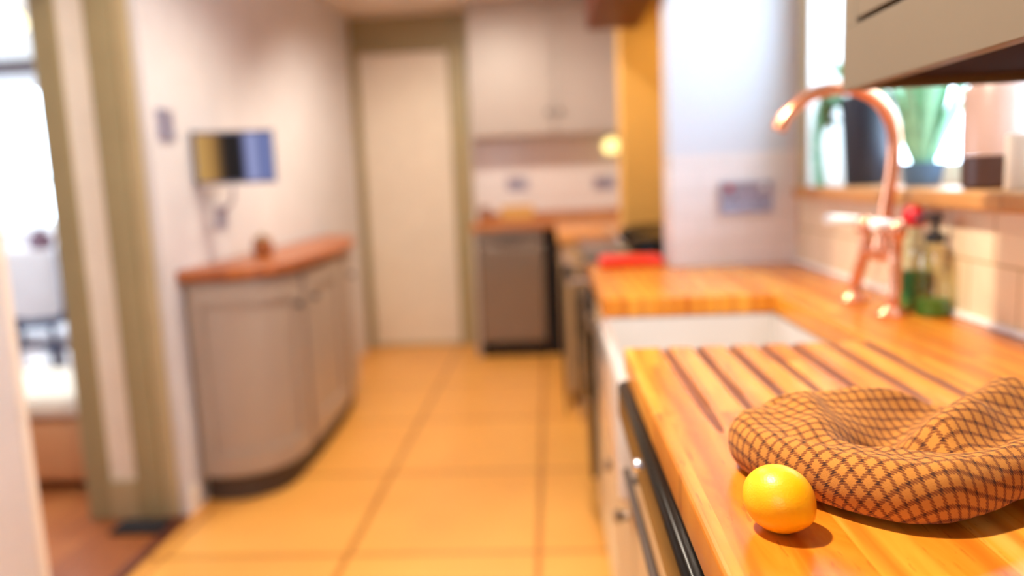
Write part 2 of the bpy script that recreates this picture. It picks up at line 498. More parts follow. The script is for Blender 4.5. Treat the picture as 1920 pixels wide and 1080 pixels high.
# back door with its olive surround
d1 = bpy.data.objects.new('door_1', None); COL.objects.link(d1); d1['kind'] = 'structure'; d1.location = (-1.03, 5.6, 0)
b = new_bm(); box(b, -1.345, -.70, 5.585, 5.615, .02, 2.14, .004)
for i in range(1, 6):
    x = -1.345 + .645 * i / 6; box(b, x - .002, x + .002, 5.5835, 5.586, .1, 2.06)
obj('door_leaf', b, MT['door'], d1)
b = new_bm(); box(b, -1.40, -1.35, 5.55, 5.62, 0, 2.15, .006); box(b, -.695, -.56, 5.55, 5.62, 0, 2.15, .006); box(b, -1.40, -.56, 5.55, 5.62, 2.15, 2.19, .006)
obj('door_frame', b, MT['olive'], d1)
b = new_bm(); box(b, -1.35, -.695, 5.555, 5.62, 0, .018, .003); obj('door_threshold', b, MT['olive_pale'], d1)
struct('trim_cornice', box(new_bm(), -.53, .62, 5.255, 5.30, 2.35, 2.398, .006), MT['greige'])

# ------------------------------------------------------------------ main worktop with drainer grooves and sink cut-out
XF = .113
SY0, SY1, SXB = 1.235, 1.745, .505
outl = [(XF, -.6), (WX - .003, -.6), (WX - .003, 2.322), (.360, 2.322), (.360, 2.49), (XF, 2.49), (XF, SY1), (SXB, SY1), (SXB, SY0), (XF, SY0)]
b = prism(new_bm(), outl, .876, CT, .005, 3)
top = obj('worktop', b, MT['oak'])
cut = new_bm()
for gx, ye in zip((.178, .229, .281, .331, .381, .440, .495), (.815, .86, .90, .93, .92, .90, .88)):
    # round-bottomed groove running out of the surface away from the sink
    tube(cut, [(gx, SY0 + .03, CT + .0015), (gx, SY0, CT + .0022), (gx, ye + .10, CT + .0032), (gx, ye, CT + .0074), (gx, ye - .05, CT + .012)], .0085, 14)
cutter = obj('cutter', cut, MT['groove'])
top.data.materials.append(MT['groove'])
for p in cutter.data.polygons: p.use_smooth = True
md = top.modifiers.new('grooves', 'BOOLEAN'); md.operation = 'DIFFERENCE'; md.object = cutter; md.solver = 'EXACT'
bpy.context.view_layer.update()
me = bpy.data.meshes.new_from_object(top.evaluated_get(bpy.context.evaluated_depsgraph_get()))
top.modifiers.clear(); top.data = me
bpy.data.objects.remove(cutter, do_unlink=True)
tag(top, 'long oiled oak worktop with drainer grooves, running beside the white sink', 'worktop')

# ------------------------------------------------------------------ Belfast sink
b = new_bm(); box(b, .098, .520, 1.218, 1.762, .655, .8745, .012, 3)
bm2 = b
# hollow: build inner basin by replacing the top face with an inset
bm2.faces.ensure_lookup_table()
tf = max((f for f in bm2.faces if f.normal.z > .9), key=lambda f: f.calc_area())
r = bmesh.ops.inset_region(bm2, faces=[tf], thickness=.014)
ex = bmesh.ops.extrude_face_region(bm2, geom=[tf])
vs = [v for v in ex['geom'] if isinstance(v, bmesh.types.BMVert)]
bmesh.ops.translate(bm2, verts=vs, vec=(0, 0, -.185))
cen = sum((v.co for v in vs), Vector()) / len(vs)
for v in vs: v.co.x = cen.x + (v.co.x - cen.x) * .94; v.co.y = cen.y + (v.co.y - cen.y) * .94
if tf.is_valid: bmesh.ops.delete(bm2, geom=[tf], context='FACES_ONLY')
sk = thing('kitchen_sink', 'white ceramic butler sink set under the oak worktop, below the copper tap', 'sink', (.31, 1.49, .655))
obj('basin', bm2, MT['ceramic'], sk, True)
b = lathe(new_bm(), (.31, 1.49, .689), [(0, .004), (.03, .004), (.04, .0), (.04, -.004), (0, -.004)], 32)
obj('drain', b, MT['chrome'], sk, True)

# ------------------------------------------------------------------ base cabinets under the worktop
def base_unit(y0, y1, z1, label, front=.135, ndoor=1, knob=True, mt='creamcab', xb=.70):
    t = thing('base_cabinet', label, 'cabinet', (.4, (y0 + y1) / 2, 0), 'cream base cabinets under the oak worktop')
    b = new_bm(); box(b, front + .02, xb, y0, y1, .1, z1)
    obj('carcass', b, MT[mt], t)
    b = new_bm(); box(b, front + .06, xb - .01, y0 + .002, y1 - .002, 0, .099); obj('plinth', b, MT['plinth'], t)
    w = (y1 - y0) / ndoor; sw = min(.06, w * .27)
    for i in range(ndoor):
        a0, a1 = y0 + w * i + .003, y0 + w * (i + 1) - .003
        b = new_bm(); fw = sw
        box(b, front + .008, front + .019, a0 + fw, a1 - fw, .12 + fw, z1 - .01 - fw)
        box(b, front, front + .019, a0, a0 + fw, .12, z1 - .01, .002); box(b, front, front + .019, a1 - fw, a1, .12, z1 - .01, .002)
        box(b, front, front + .019, a0 + fw, a1 - fw, .12, .12 + fw, .002); box(b, front, front + .019, a0 + fw, a1 - fw, z1 - .01 - fw, z1 - .01, .002)
        d = obj('door', b, MT[mt], t)
        if knob:
            b = lathe(new_bm(), (front, a1 - .03, z1 - .12), [(0, .03), (.011, .028), (.015, .02), (.007, .008), (.009, .0)], 18, Matrix.Rotation(-math.pi / 2, 3, 'Y'))
            obj('knob', b, MT['steel'], d, True)
    return t


base_unit(1.766, 2.318, .872, 'cream panelled base cabinet just beyond the white sink')
base_unit(2.328, 2.484, .872, 'narrow cream base cabinet under the worktop end by the black range', xb=.36)
base_unit(1.215, 1.763, .645, 'cream base cabinet directly below the white sink', ndoor=2)

ap = thing('dishwasher', 'built-in appliance under the drainer with glossy black control strip', 'appliance', (.4, .9, 0))
b = new_bm(); box(b, .14, .70, .40, 1.205, .1, .874); obj('body', b, MT['creamcab'], ap)
b = new_bm(); box(b, .098, .139, .402, 1.203, .812, .8755, .010, 4); obj('control_strip', b, MT['black_strip'], ap, True)
b = new_bm(); box(b, .124, .139, .404, 1.201, .13, .808, .004); obj('door', b, MT['creamcab'], ap)
b = tube(new_bm(), [(.104, .46, .745), (.104, 1.14, .745)], .006, 12)
for yy in (.50, 1.10): tube(b, [(.104, yy, .745), (.125, yy, .745)], .005, 10)
obj('handle', b, MT['plinth'], ap, True)
b = lathe(new_bm(), (.098, .90, .848), [(0, .008), (.006, .0075), (.008, .005), (.008, 0)], 20, Matrix.Rotation(-math.pi / 2, 3, 'Y')); obj('button', b, MT['chrome'], ap, True)
b = new_bm(); box(b, .19, .69, .41, 1.20, 0, .099); obj('plinth', b, MT['plinth'], ap)

# ------------------------------------------------------------------ black range cooker in the alcove
rg = thing('range_cooker', 'black enamel range cooker in the tan alcove, with a chrome rail', 'cooker', (.4, 3.05, 0))
b = new_bm(); box(b, .135, .88, 2.52, 3.58, .10, .90, .012, 3); obj('body', b, MT['black'], rg, True)
b = new_bm(); box(b, .17, .88, 2.54, 3.56, 0, .099); obj('plinth', b, MT['black_matt'], rg)
b = new_bm(); box(b, .115, .90, 2.51, 3.59, .901, .925, .006); obj('hotplate_top', b, MT['black'], rg, True)
for yy in (2.80, 3.28):
    b = lathe(new_bm(), (.46, yy, .926), [(.175, 0), (.178, .016), (.168, .050), (.10, .066), (0, .070)], 40)
    l = obj('hotplate_lid', b, MT['black_strip'], rg, True)
    b = tube(new_bm(), smooth_path([(.26, yy - .06, .955), (.245, yy - .055, .975), (.24, yy, .985), (.245, yy + .055, .975), (.26, yy + .06, .955)], 5), .007, 10)
    obj('lid_handle', b, MT['chrome'], l, True)
for (y0, y1, z0, z1) in ((2.56, 3.03, .50, .80), (3.07, 3.54, .50, .80), (2.56, 3.03, .15, .46), (3.07, 3.54, .15, .46)):
    b = new_bm(); box(b, .112, .134, y0, y1, z0, z1, .008, 3); d = obj('oven_door', b, MT['black'], rg, True)
    b = tube(new_bm(), [(.095, y1 - .05, z0 + .08), (.095, y1 - .05, z1 - .06)], .008, 10); tube(b, [(.095, y1 - .05, (z0 + z1) / 2), (.113, y1 - .05, (z0 + z1) / 2)], .006, 8)
    obj('latch', b, MT['chrome'], d, True)
b = tube(new_bm(), [(.060, 2.54, .855), (.060, 3.56, .855)], .012, 14)
for yy in (2.57, 3.05, 3.53): tube(b, [(.060, yy, .855), (.136, yy, .855)], .008, 10)
obj('towel_rail', b, MT['chrome'], rg, True)
# dark cloth hanging over the rail
b = new_bm(); n = 14; front = []; 
path = [(.082, .40), (.080, .62), (.079, .80), (.078, .862), (.060, .8735), (.042, .862), (.040, .78), (.038, .56), (.037, .36)]
rows = []
for (x, z) in smooth_path([(p[0], 0, p[1]) for p in path], 4) and [(q.x, q.z) for q in smooth_path([(p[0], 0, p[1]) for p in path], 4)]:
    rows.append([b.verts.new((x + .004 * math.sin(i * 1.3) * (1 if z < .84 else 0), 2.62 + .30 * i / n, z)) for i in range(n + 1)])
for A, B in zip(rows, rows[1:]):
    for i in range(n): b.faces.new((A[i], A[i + 1], B[i + 1], B[i]))
bmesh.ops.solidify(b, geom=b.faces[:], thickness=.0025)
tag(obj('tea_towel', b, mat('charcoal_towel', '2a2226', .95), None, True), 'charcoal tea towel hanging over the chrome rail of the range', 'towel')
b = new_bm(); box(b, .15, .345, 2.345, 2.478, CT + .0005, CT + .03, .012, 3)
tag(obj('oven_dish', b, MT['red'], None, True), 'flat bright red dish at the far end of the worktop by the range', 'dish')
tag(obj('mantel_beam', box(new_bm(), .19, .43, 2.505, 3.595, 1.86, 2.015, .012), MT['beam']), 'red-brown timber mantel beam over the range alcove', 'beam')

# ------------------------------------------------------------------ cupboard above the worktop
cu = thing('wall_cupboard', 'taupe wall cupboard above the drainer, close to the camera', 'cupboard', (.58, .45, 1.305))
UX, UY0, UY1, UZ = .42, -.35, 1.132, 1.306
b = new_bm()
box(b, UX + .02, WX - .002, UY1 - .018, UY1, UZ, 2.2, .001); box(b, UX + .02, WX - .002, UY0, UY0 + .018, UZ, 2.2, .001)
box(b, WX - .012, WX - .002, UY0 + .018, UY1 - .018, UZ + .02, 2.2); box(b, UX + .02, WX - .012, UY0 + .018, UY1 - .018, 2.18, 2.2)
obj('carcass', b, MT['taupe'], cu)
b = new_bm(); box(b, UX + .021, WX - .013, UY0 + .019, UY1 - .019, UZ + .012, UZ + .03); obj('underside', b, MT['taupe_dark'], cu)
b = new_bm()
box(b, UX, UX + .02, UY0, UY1, UZ, UZ + .084, .0012); box(b, UX, UX + .02, UY1 - .043, UY1, UZ + .084, 2.2, .0012); box(b, UX, UX + .02, UY0, UY0 + .043, UZ + .084, 2.2, .0012); box(b, UX, UX + .02, UY0 + .043, UY1 - .043, 2.15, 2.2, .001)
box(b, UX, UX + .02, .37, .41, UZ + .084, 2.15, .001)
obj('face_frame', b, MT['taupe'], cu)
for (a0, a1) in ((.414, UY1 - .0434), (UY0 + .047, .366)):
    z0, z1 = UZ + .0915, 2.146; fw = .07
    b = new_bm(); box(b, UX + .010, UX + .019, a0 + fw, a1 - fw, z0 + fw, z1 - fw)
    box(b, UX + .001, UX + .02, a0, a0 + fw, z0, z1, .0012); box(b, UX + .001, UX + .02, a1 - fw, a1, z0, z1, .0012)
    box(b, UX + .001, UX + .02, a0 + fw, a1 - fw, z0, z0 + fw, .0012); box(b, UX + .001, UX + .02, a0 + fw, a1 - fw, z1 - fw, z1, .0012)
    d = obj('door', b, MT['taupe'], cu)
    b = lathe(new_bm(), (UX + .001, a0 + .035, z0 + .14), [(0, .03), (.011, .028), (.015, .02), (.007, .008), (.009, .0)], 18, Matrix.Rotation(-math.pi / 2, 3, 'Y'))
    obj('knob', b, MT['steel'], d, True)

# ------------------------------------------------------------------ copper bridge tap
tp = thing('bridge_tap', 'copper swan-neck bridge tap with white lever handles, behind the sink', 'tap', (.642, 1.52, CT))
for (ya, yb) in ((1.612, 1.590), (1.436, 1.452)):
    b = tube(new_bm(), smooth_path([(.634, ya, CT + .012), (.634, ya, CT + .04), (.638, (ya + yb) / 2, CT + .075), (.642, yb, CT + .105), (.643, yb, CT + .15)], 6), .0125, 18)
    obj('pillar', b, MT['copper'], tp, True)
    b = lathe(new_bm(), (.634, ya, CT + .0005), [(0, 0), (.027, 0), (.028, .004), (.022, .010), (.014, .018), (0, .018)], 32)
    obj('flange', b, MT['copper'], tp, True)
    b = lathe(new_bm(), (.643, yb, CT + .145), [(0, 0), (.017, 0), (.019, .004), (.019, .022), (.015, .030), (.008, .034), (0, .035)], 28)
    v = obj('valve', b, MT['copper'], tp, True)
    out = Vector((-.84, .54, 0)) if ya > 1.5 else Vector((-.66, -.25, 0))
    p0 = Vector((.643, yb, CT + .172))
    b = tube(new_bm(), [p0 + out * .012, p0 + out * .03, p0 + out * .055, p0 + out * .075, p0 + out * .082], [.006, .008, .0105, .0115, .006], 18)
    h = obj('lever', b, MT['white'], v, True); h['label'] = 'white porcelain lever'
b = tube(new_bm(), [(.642, 1.452, CT + .108), (.642, 1.590, CT + .108)], .012, 18)
obj('bridge', b, MT['copper'], tp, True)
b = lathe(new_bm(), (.646, 1.521, CT + .095), [(0, 0), (.016, .0), (.019, .006), (.019, .03), (.015, .05), (.0, .052)], 28)
obj('collar', b, MT['copper'], tp, True)
neck = smooth_path([(.647, 1.521, CT + .14), (.652, 1.518, 1.12), (.660, 1.513, 1.20), (.657, 1.508, 1.262), (.634, 1.505, 1.312), (.592, 1.502, 1.341), (.545, 1.50, 1.347), (.500, 1.50, 1.337), (.464, 1.50, 1.312), (.440, 1.50, 1.279)], 7)
obj('spout', tube(new_bm(), neck, .0125, 20), MT['copper'], tp, True)
b = tube(new_bm(), [neck[-1] + Vector((.006, 0, .010)), neck[-1] + Vector((-.002, 0, -.004))], .0145, 20); obj('aerator', b, MT['copper'], tp, True)

# ------------------------------------------------------------------ bottles by the tap
bt = thing('squeeze_bottle', 'clear dish soap bottle with a red cap beside the copper tap', 'bottle', (.706, 1.525, CT))
b = lathe(new_bm(), (.706, 1.525, CT + .0005), [(0, 0), (.026, 0), (.029, .005), (.029, .10), (.026, .125), (.014, .15), (.012, .165), (0, .165)], 30)
obj('bottle_body', b, MT['bottle'], bt, True)
b = lathe(new_bm(), (.706, 1.525, CT + .0015), [(0, 0), (.0265, .002), (.0272, .006), (.0272, .055), (0, .055)], 30); obj('liquid', b, MT['soap'], bt, True)
b = lathe(new_bm(), (.706, 1.525, CT + .020), [(.0293, 0), (.0298, .0), (.0298, .05), (.0293, .05)], 30); obj('label_band', b, MT['label'], bt, True)
b = lathe(new_bm(), (.706, 1.525, CT + .160), [(0, 0), (.019, 0), (.021, .004), (.020, .028), (.014, .038), (0, .041)], 26); obj('bottle_cap', b, MT['red2'], bt, True)
bt = thing('pump_bottle', 'olive tinted soap pump bottle with a dark pump, against the tiles', 'bottle', (.700, 1.425, CT))
b = lathe(new_bm(), (.700, 1.425, CT + .0005), [(0, 0), (.028, 0), (.031, .005), (.031, .105), (.027, .122), (.014, .130), (.014, .138), (0, .138)], 30, None, 1., 1.)
obj('bottle_body', b, MT['amber'], bt, True)
b = lathe(new_bm(), (.700, 1.425, CT + .0015), [(0, 0), (.028, .002), (.0285, .03), (0, .03)], 30); obj('liquid', b, MT['label'], bt, True)
b = lathe(new_bm(), (.700, 1.425, CT + .136), [(0, 0), (.016, 0), (.016, .018), (.006, .020), (.006, .04), (.012, .041), (.012, .052), (0, .053)], 22)
tube(b, [(.700, 1.425, CT + .183), (.668, 1.418, CT + .183), (.660, 1.416, CT + .176)], .005, 10)
obj('pump', b, MT['black_matt'], bt, True)

# ------------------------------------------------------------------ plants and pots on the sill
SZ = 1.1505


def leaf(bm, base, d, length, w, droop=.5, seg=9, fold=.15):
    """strap leaf with a centre fold, rising along d and bending over"""
    d = Vector(d).normalized(); side = d.cross(Vector((0, 0, 1)))
    if side.length < .05: side = Vector((1, 0, 0))
    side.normalize(); p = Vector(base); rows = []
    for i in range(seg + 1):
        t = i / seg; ww = w * (math.sin(math.pi * min(1, .18 + t * .82)) ** .7)
        nrm = side.cross(d)
        rows.append([bm.verts.new(p - side * ww + nrm * fold * ww), bm.verts.new(p), bm.verts.new(p + side * ww + nrm * fold * ww)])
        p = p + d * (length / seg); d = (d + Vector((0, 0, -droop / seg * (t + .3)))).normalized()
    for A, B in zip(rows, rows[1:]):
        bm.faces.new((A[0], A[1], B[1], B[0])); bm.faces.new((A[1], A[2], B[2], B[1]))
    return bm


pl = thing('potted_plant', 'tall charcoal pot with trailing greenery on the oak sill behind the tap', 'plant', (.815, 2.03, SZ))
b = lathe(new_bm(), (.815, 2.03, SZ), [(0, 0), (.044, 0), (.048, .006), (.062, .21), (.064, .225), (.058, .225), (.056, .205), (0, .205)], 36); obj('pot', b, MT['pot_dark'], pl, True)
b = lathe(new_bm(), (.815, 2.03, SZ + .206), [(0, .008), (.035, .006), (.055, 0)], 24); obj('soil', b, MT['soil'], pl, True)
b = new_bm()
for k in range(16):
    a = random.uniform(0, 6.28); leaf(b, (.815 + .03 * math.cos(a), 2.03 + .03 * math.sin(a), SZ + .21), (math.cos(a) * .5, math.sin(a) * .5, 1), random.uniform(.10, .2), .012, 1.6)
obj('upright_leaves', b, MT['leaf'], pl, True)
b = new_bm(); st = smooth_path([(.79, 2.07, SZ + .21), (.765, 2.11, SZ + .25), (.745, 2.15, SZ + .23), (.738, 2.165, SZ + .15), (.742, 2.165, SZ + .06), (.748, 2.16, SZ + .012)], 6)
tube(b, st, .0035, 8)
for k in range(5, len(st) - 1, 2):
    for s in (-1, 1): leaf(b, st[k], (.25 * s, .5 * s, -.7 + random.uniform(-.2, .5)), .05, .011, .8, 6)
obj('trailing_stem', b, MT['leaf_pale'], pl, True)
b = new_bm()
for k in range(14):
    leaf(b, (.752, 2.12, SZ + .20 + random.uniform(-.02, .02)), (random.uniform(-1, 1) * .8, random.uniform(-1, 1), random.uniform(-.6, .8)), .05, .012, .8, 6)
obj('leaf_cluster', b, MT['leaf_olive'], pl, True)

pl = thing('spider_plant', 'pale green striped leafy plant in a low pot on the window sill', 'plant', (.83, 1.755, SZ))
b = lathe(new_bm(), (.83, 1.755, SZ), [(0, 0), (.034, 0), (.037, .004), (.044, .048), (.045, .052), (.040, .052), (.039, .044), (0, .044)], 32); obj('pot', b, mat('blue_grey_pot', '4a6a8a', .4), pl, True)
b = lathe(new_bm(), (.83, 1.755, SZ + .0445), [(0, .006), (.03, .004), (.0385, 0)], 24); obj('soil', b, MT['soil'], pl, True)
for nm, mt, cnt in (('green_leaves', 'leaf', 16), ('striped_leaves', 'leaf_pale', 24)):
    b = new_bm()
    for k in range(cnt):
        a = random.uniform(0, 6.28); q = random.uniform(.1, .42)
        leaf(b, (.83 + .022 * math.cos(a), 1.755 + .022 * math.sin(a), SZ + .046), (math.cos(a) * q, math.sin(a) * q, 1), random.uniform(.2, .30), random.uniform(.009, .014), random.uniform(.3, 1.1), 12)
    obj(nm, b, MT[mt], pl, True)

jr = thing('glazed_jar', 'two-tone storage jar, blush above and dark brown below, on the sill', 'jar', (.797, 1.425, SZ))
b = lathe(new_bm(), (.797, 1.425, SZ + .0005), [(0, 0), (.045, 0), (.050, .005), (.051, .058), (0, .058)], 40); obj('jar_base', b, MT['choc'], jr, True)
b = lathe(new_bm(), (.797, 1.425, SZ + .059), [(0, 0), (.051, 0), (.052, .11), (.047, .122), (.042, .124), (.042, .128), (0, .128)], 40); obj('jar_body', b, MT['blush'], jr, True)
b = lathe(new_bm(), (.797, 1.425, SZ + .188), [(0, 0), (.043, 0), (.045, .004), (.043, .014), (.012, .02), (.012, .03), (0, .033)], 32); obj('jar_lid', b, MT['blush'], jr, True)
cd = thing('pillar_candle', 'ivory pillar candle on the sill next to the two-tone jar', 'candle', (.785, 1.302, SZ))
b = lathe(new_bm(), (.785, 1.302, SZ + .0005), [(0, 0), (.032, 0), (.033, .002), (.033, .086), (.031, .09), (.022, .088), (0, .085)], 36); obj('wax', b, MT['candle'], cd, True)
b = tube(new_bm(), [(.785, 1.302, SZ + .086), (.786, 1.302, SZ + .098)], .0012, 8); obj('wick', b, MT['black_matt'], cd, True)


# ------------------------------------------------------------------ wall plates
def plate(name, label, cat, c, w, h, nrm, gang=2, mt='socket', group=None, kind='socket'):
    n = Vector(nrm); u = Vector((0, 0, 1)).cross(n).normalized(); M_ = Matrix((u, n, Vector((0, 0, 1)))).transposed()
    t = thing(name, label, cat, c, group); c = Vector(c)
    obj('plate', obox(new_bm(), c + n * .005, w, .0095, h, M_, .003), MT[mt], t, True)
    for i in range(gang):
        x = (i - (gang - 1) / 2) * w / gang
        if kind == 'socket':
            b = new_bm()
            for dx, dz, sx, sz in ((0, .012, .005, .010), (-.012, -.010, .009, .005), (.012, -.010, .009, .005)):
                obox(b, c + n * .0104 + u * (x + dx) + Vector((0, 0, dz - .006)), sx, .002, sz, M_)
            obj('socket_slot', b, MT['black_matt'], t)
            obj('rocker', obox(new_bm(), c + n * .0115 + u * (x + .012 * (1 if i else -1)) + Vector((0, 0, h * .33)), .014, .005, .016, M_, .001), MT['red2'] if i == 0 else MT['white'], t)
        else:
            obj('rocker', obox(new_bm(), c + n * .0125 + u * x, w / gang * .5, .006, h * .4, M_, .0015), MT['socket'], t)
    return t


plate('wall_socket', 'double socket on the white pier tiles left of the tap', 'socket', (.585, 2.3245, 1.122), .152, .09, (0, -1, 0), 2)
plate('wall_socket', 'grey socket plate on the back splashback, behind the dishwasher counter', 'socket', (-.234, 5.6195, 1.176), .15, .09, (0, -1, 0), 2, 'socket', 'sockets on the back splashback')
plate('wall_socket', 'pale blue socket plate on the back splashback, under the yellow lamp', 'socket', (.40, 5.6195, 1.16), .15, .09, (0, -1, 0), 2, 'socket', 'sockets on the back splashback')
plate('light_switch', 'grey light switch on the wall beside the doorway frame', 'switch', (-1.3995, 2.775, 1.455), .115, .11, (1, 0, 0), 2, 'socket', None, 'switch')

# ------------------------------------------------------------------ small television on a bracket
m, nt, bs = newmat('television_reflection')
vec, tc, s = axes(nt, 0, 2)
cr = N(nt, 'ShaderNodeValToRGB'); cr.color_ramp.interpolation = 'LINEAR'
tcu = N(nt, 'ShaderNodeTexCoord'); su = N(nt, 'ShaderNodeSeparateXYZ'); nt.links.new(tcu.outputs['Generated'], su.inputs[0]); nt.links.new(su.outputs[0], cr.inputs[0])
els = [(0, 'c49a58'), (.2, 'a87c40'), (.36, '2a1c10'), (.42, '040404'), (.60, '040404'), (.68, '7c82b0'), (.80, '9aa2cc'), (.86, '3c4880'), (1, '8a96c8')]  # reflection of the room painted as glowing colour bands
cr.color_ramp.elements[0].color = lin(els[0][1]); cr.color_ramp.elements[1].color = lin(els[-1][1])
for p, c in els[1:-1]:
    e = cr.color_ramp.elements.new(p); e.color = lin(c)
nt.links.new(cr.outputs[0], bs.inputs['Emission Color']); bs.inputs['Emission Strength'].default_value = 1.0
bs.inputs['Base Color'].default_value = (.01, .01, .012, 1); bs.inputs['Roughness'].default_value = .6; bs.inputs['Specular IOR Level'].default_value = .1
TVC = Vector((-1.238, 2.985, 1.338)); tn = Vector((.20, -.98, 0)).normalized(); tu = Vector((0, 0, 1)).cross(tn).normalized()
TM = Matrix((tu, tn, Vector((0, 0, 1)))).transposed()
tv = thing('television', 'small television on a bracket above the curved cabinet', 'television', (-1.395, 3.45, 1.34))
obj('casing', obox(new_bm(), TVC - tn * .015, .305, .028, .205, TM, .005), mat('grey_casing', '5a6282', .4), tv)
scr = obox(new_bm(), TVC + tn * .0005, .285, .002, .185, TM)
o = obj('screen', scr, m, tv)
b = tube(new_bm(), [TVC - tn * .03, Vector((-1.28, 3.10, 1.33)), Vector((-1.385, 3.13, 1.33))], .014, 12); obox(b, (-1.392, 3.13, 1.33), .012, .12, .14, Matrix.Identity(3)); obj('bracket', b, MT['socket'], tv)
b = tube(new_bm(), smooth_path([TVC - tn * .028 + Vector((-.02, 0, -.11)), TVC - tn * .05 + Vector((-.03, 0, -.16)), Vector((-1.33, 3.12, 1.15)), Vector((-1.388, 3.16, 1.12))], 6), .006, 8); obj('cable', b, MT['socket'], tv)
plate('wall_socket', 'pale socket plate on the wall below the small television', 'socket', (-1.3995, 3.18, 1.10), .10, .09, (1, 0, 0), 1, 'socket')

# ------------------------------------------------------------------ curved cabinet on the left
def spline_open(pts, k=10): return [(p.x, p.y) for p in smooth_path([(x, y, 0) for x, y in pts], k)]


face = spline_open([(-1.395, 2.79), (-1.30, 2.775), (-1.20, 2.80), (-1.115, 2.875), (-1.075, 3.0), (-1.07, 3.25), (-1.08, 3.6), (-1.105, 3.95), (-1.16, 4.25), (-1.26, 4.47), (-1.395, 4.58)], 10)


def offset(path, d):
    out = []
    for i, (x, y) in enumerate(path):
        a = path[max(0, i - 1)]; c = path[min(len(path) - 1, i + 1)]
        tx, ty = c[0] - a[0], c[1] - a[1]; L = math.hypot(tx, ty)
        out.append((max(-1.397, x + ty / L * d), y - tx / L * d))
    return out


cc = thing('curved_cabinet', 'curved grey base cabinet along the wall, topped with russet wood', 'cabinet', (-1.395, 3.6, 0))
b = prism(new_bm(), offset(face, -.002) , .10, .878); obj('carcass', b, MT['bluegrey'], cc)
b = prism(new_bm(), offset(face, -.02), 0, .099); obj('plinth', b, MT['plinth'], cc)


def strip(bm, p0, p1, d0, d1, z0, z1):
    """curved slab following the cabinet front between path indices, from offset d0 to d1"""
    A = offset(face, d0)[p0:p1 + 1]; B = offset(face, d1)[p0:p1 + 1]
    prism(bm, A + B[::-1], z0, z1)


for (i0, i1, nm, hx) in ((4, 44, 'door', 41), (46, 66, 'door', 49), (68, 92, 'door', 71)):
    b = new_bm(); k = 4
    strip(b, i0 + k, i1 - k, .000, .008, .20, .78)
    for (a0, a1, z0, z1) in ((i0, i0 + k, .115, .862), (i1 - k, i1, .115, .862), (i0 + k, i1 - k, .115, .20), (i0 + k, i1 - k, .78, .862)):
        strip(b, a0, a1, .000, .021, z0, z1)
    d = obj(nm, b, MT['bluegrey'], cc)
    A = offset(face, .021)[hx]; B = offset(face, .05)[hx]
    nv = Vector((B[0] - A[0], B[1] - A[1], 0)).normalized()
    b = tube(new_bm(), [Vector((A[0], A[1], .74)), Vector((A[0], A[1], .74)) + nv * .012, Vector((A[0], A[1], .74)) + nv * .018, Vector((A[0], A[1], .74)) + nv * .03], [.008, .007, .016, .012], 16)
    obj('knob', b, mat('pewter_knob', '3a3438', .4, .6), d, True)
b = prism(new_bm(), offset(face, .045), .880, .921, .006, 3); obj('cabinet_top', b, MT['oak_cab'], cc)
pt = thing('stoneware_pot', 'small brown pot on the russet top of the curved cabinet', 'pot', (-1.245, 3.22, .9215))
b = lathe(new_bm(), (-1.245, 3.22, .9215), [(0, 0), (.032, 0), (.042, .02), (.044, .05), (.036, .072), (.036, .08), (.030, .08), (.030, .06), (0, .06)], 30); obj('body', b, MT['brown'], pt, True)
b = lathe(new_bm(), (-1.245, 3.22, 1.002), [(0, .02), (.01, .018), (.012, .008), (.036, .002), (.037, 0), (0, 0)], 26); obj('lid', b, mat('olive_glaze', '8a8460', .4), pt, True)

# ------------------------------------------------------------------ far end: dishwasher, back counter, cupboards
dw = thing('dishwasher', 'stainless steel dishwasher under the back counter, beside the door', 'dishwasher', (-.27, 5.35, 0))
b = new_bm(); box(b, -.50, -.055, 5.135, 5.60, .10, .872); obj('body', b, MT['steel'], dw)
b = new_bm(); box(b, -.50, -.055, 5.112, 5.134, .145, .74, .004); obj('door', b, MT['steel'], dw)
b = new_bm(); box(b, -.50, -.055, 5.112, 5.134, .745, .868, .004); obj('control_panel', b, MT['steel'], dw)
b = tube(new_bm(), smooth_path([(-.36, 5.112, .80), (-.35, 5.085, .80), (-.28, 5.078, .795), (-.21, 5.085, .80), (-.20, 5.112, .80)], 6), .009, 12); obj('handle', b, MT['greige_dark'], dw, True)
b = new_bm(); box(b, -.49, -.065, 5.16, 5.59, 0, .099); obj('plinth', b, MT['mat_dark'], dw)
ep = tag(obj('end_panel', box(new_bm(), -.535, -.508, 5.11, 5.60, 0, .872, .002), MT['greige']), 'narrow grey panel between the door frame and the steel dishwasher', 'panel')
cf = thing('base_cabinet', 'cream corner base cabinet beyond the black range', 'cabinet', (.4, 4.4, 0), 'cream base cabinets under the oak worktop')
b = new_bm(); box(b, .075, .72, 3.86, 5.06, .1, .872); obj('carcass', b, MT['creamcab'], cf)
b = new_bm(); box(b, .11, .71, 3.87, 5.05, 0, .099); obj('plinth', b, MT['plinth'], cf)
for a0, a1 in ((3.865, 4.455), (4.465, 5.055)):
    b = new_bm(); box(b, .054, .074, a0, a1, .12, .86, .003); d = obj('door', b, MT['creamcab'], cf)
    b = lathe(new_bm(), (.054, a1 - .04, .74), [(0, .03), (.011, .028), (.015, .02), (.007, .008), (.009, .0)], 16, Matrix.Rotation(-math.pi / 2, 3, 'Y')); obj('knob', b, MT['steel'], d, True)
b = new_bm(); box(b, -.045, .06, 5.16, 5.60, 0, .872); tag(obj('corner_gap_shade', b, MT['mat_dark']), 'dark panel painting the shaded corner gap right of the steel dishwasher', 'panel')  # shade of the corner gap put in as a dark recessed box
b = prism(new_bm(), [(-.54, 5.09), (.03, 5.09), (.03, 3.845), (WX - .003, 3.845), (WX - .003, 5.598), (-.54, 5.598)], .877, CT, .005, 2)
tag(obj('worktop', b, MT['oak_far']), 'short oak worktop at the far end above the dishwasher', 'worktop')
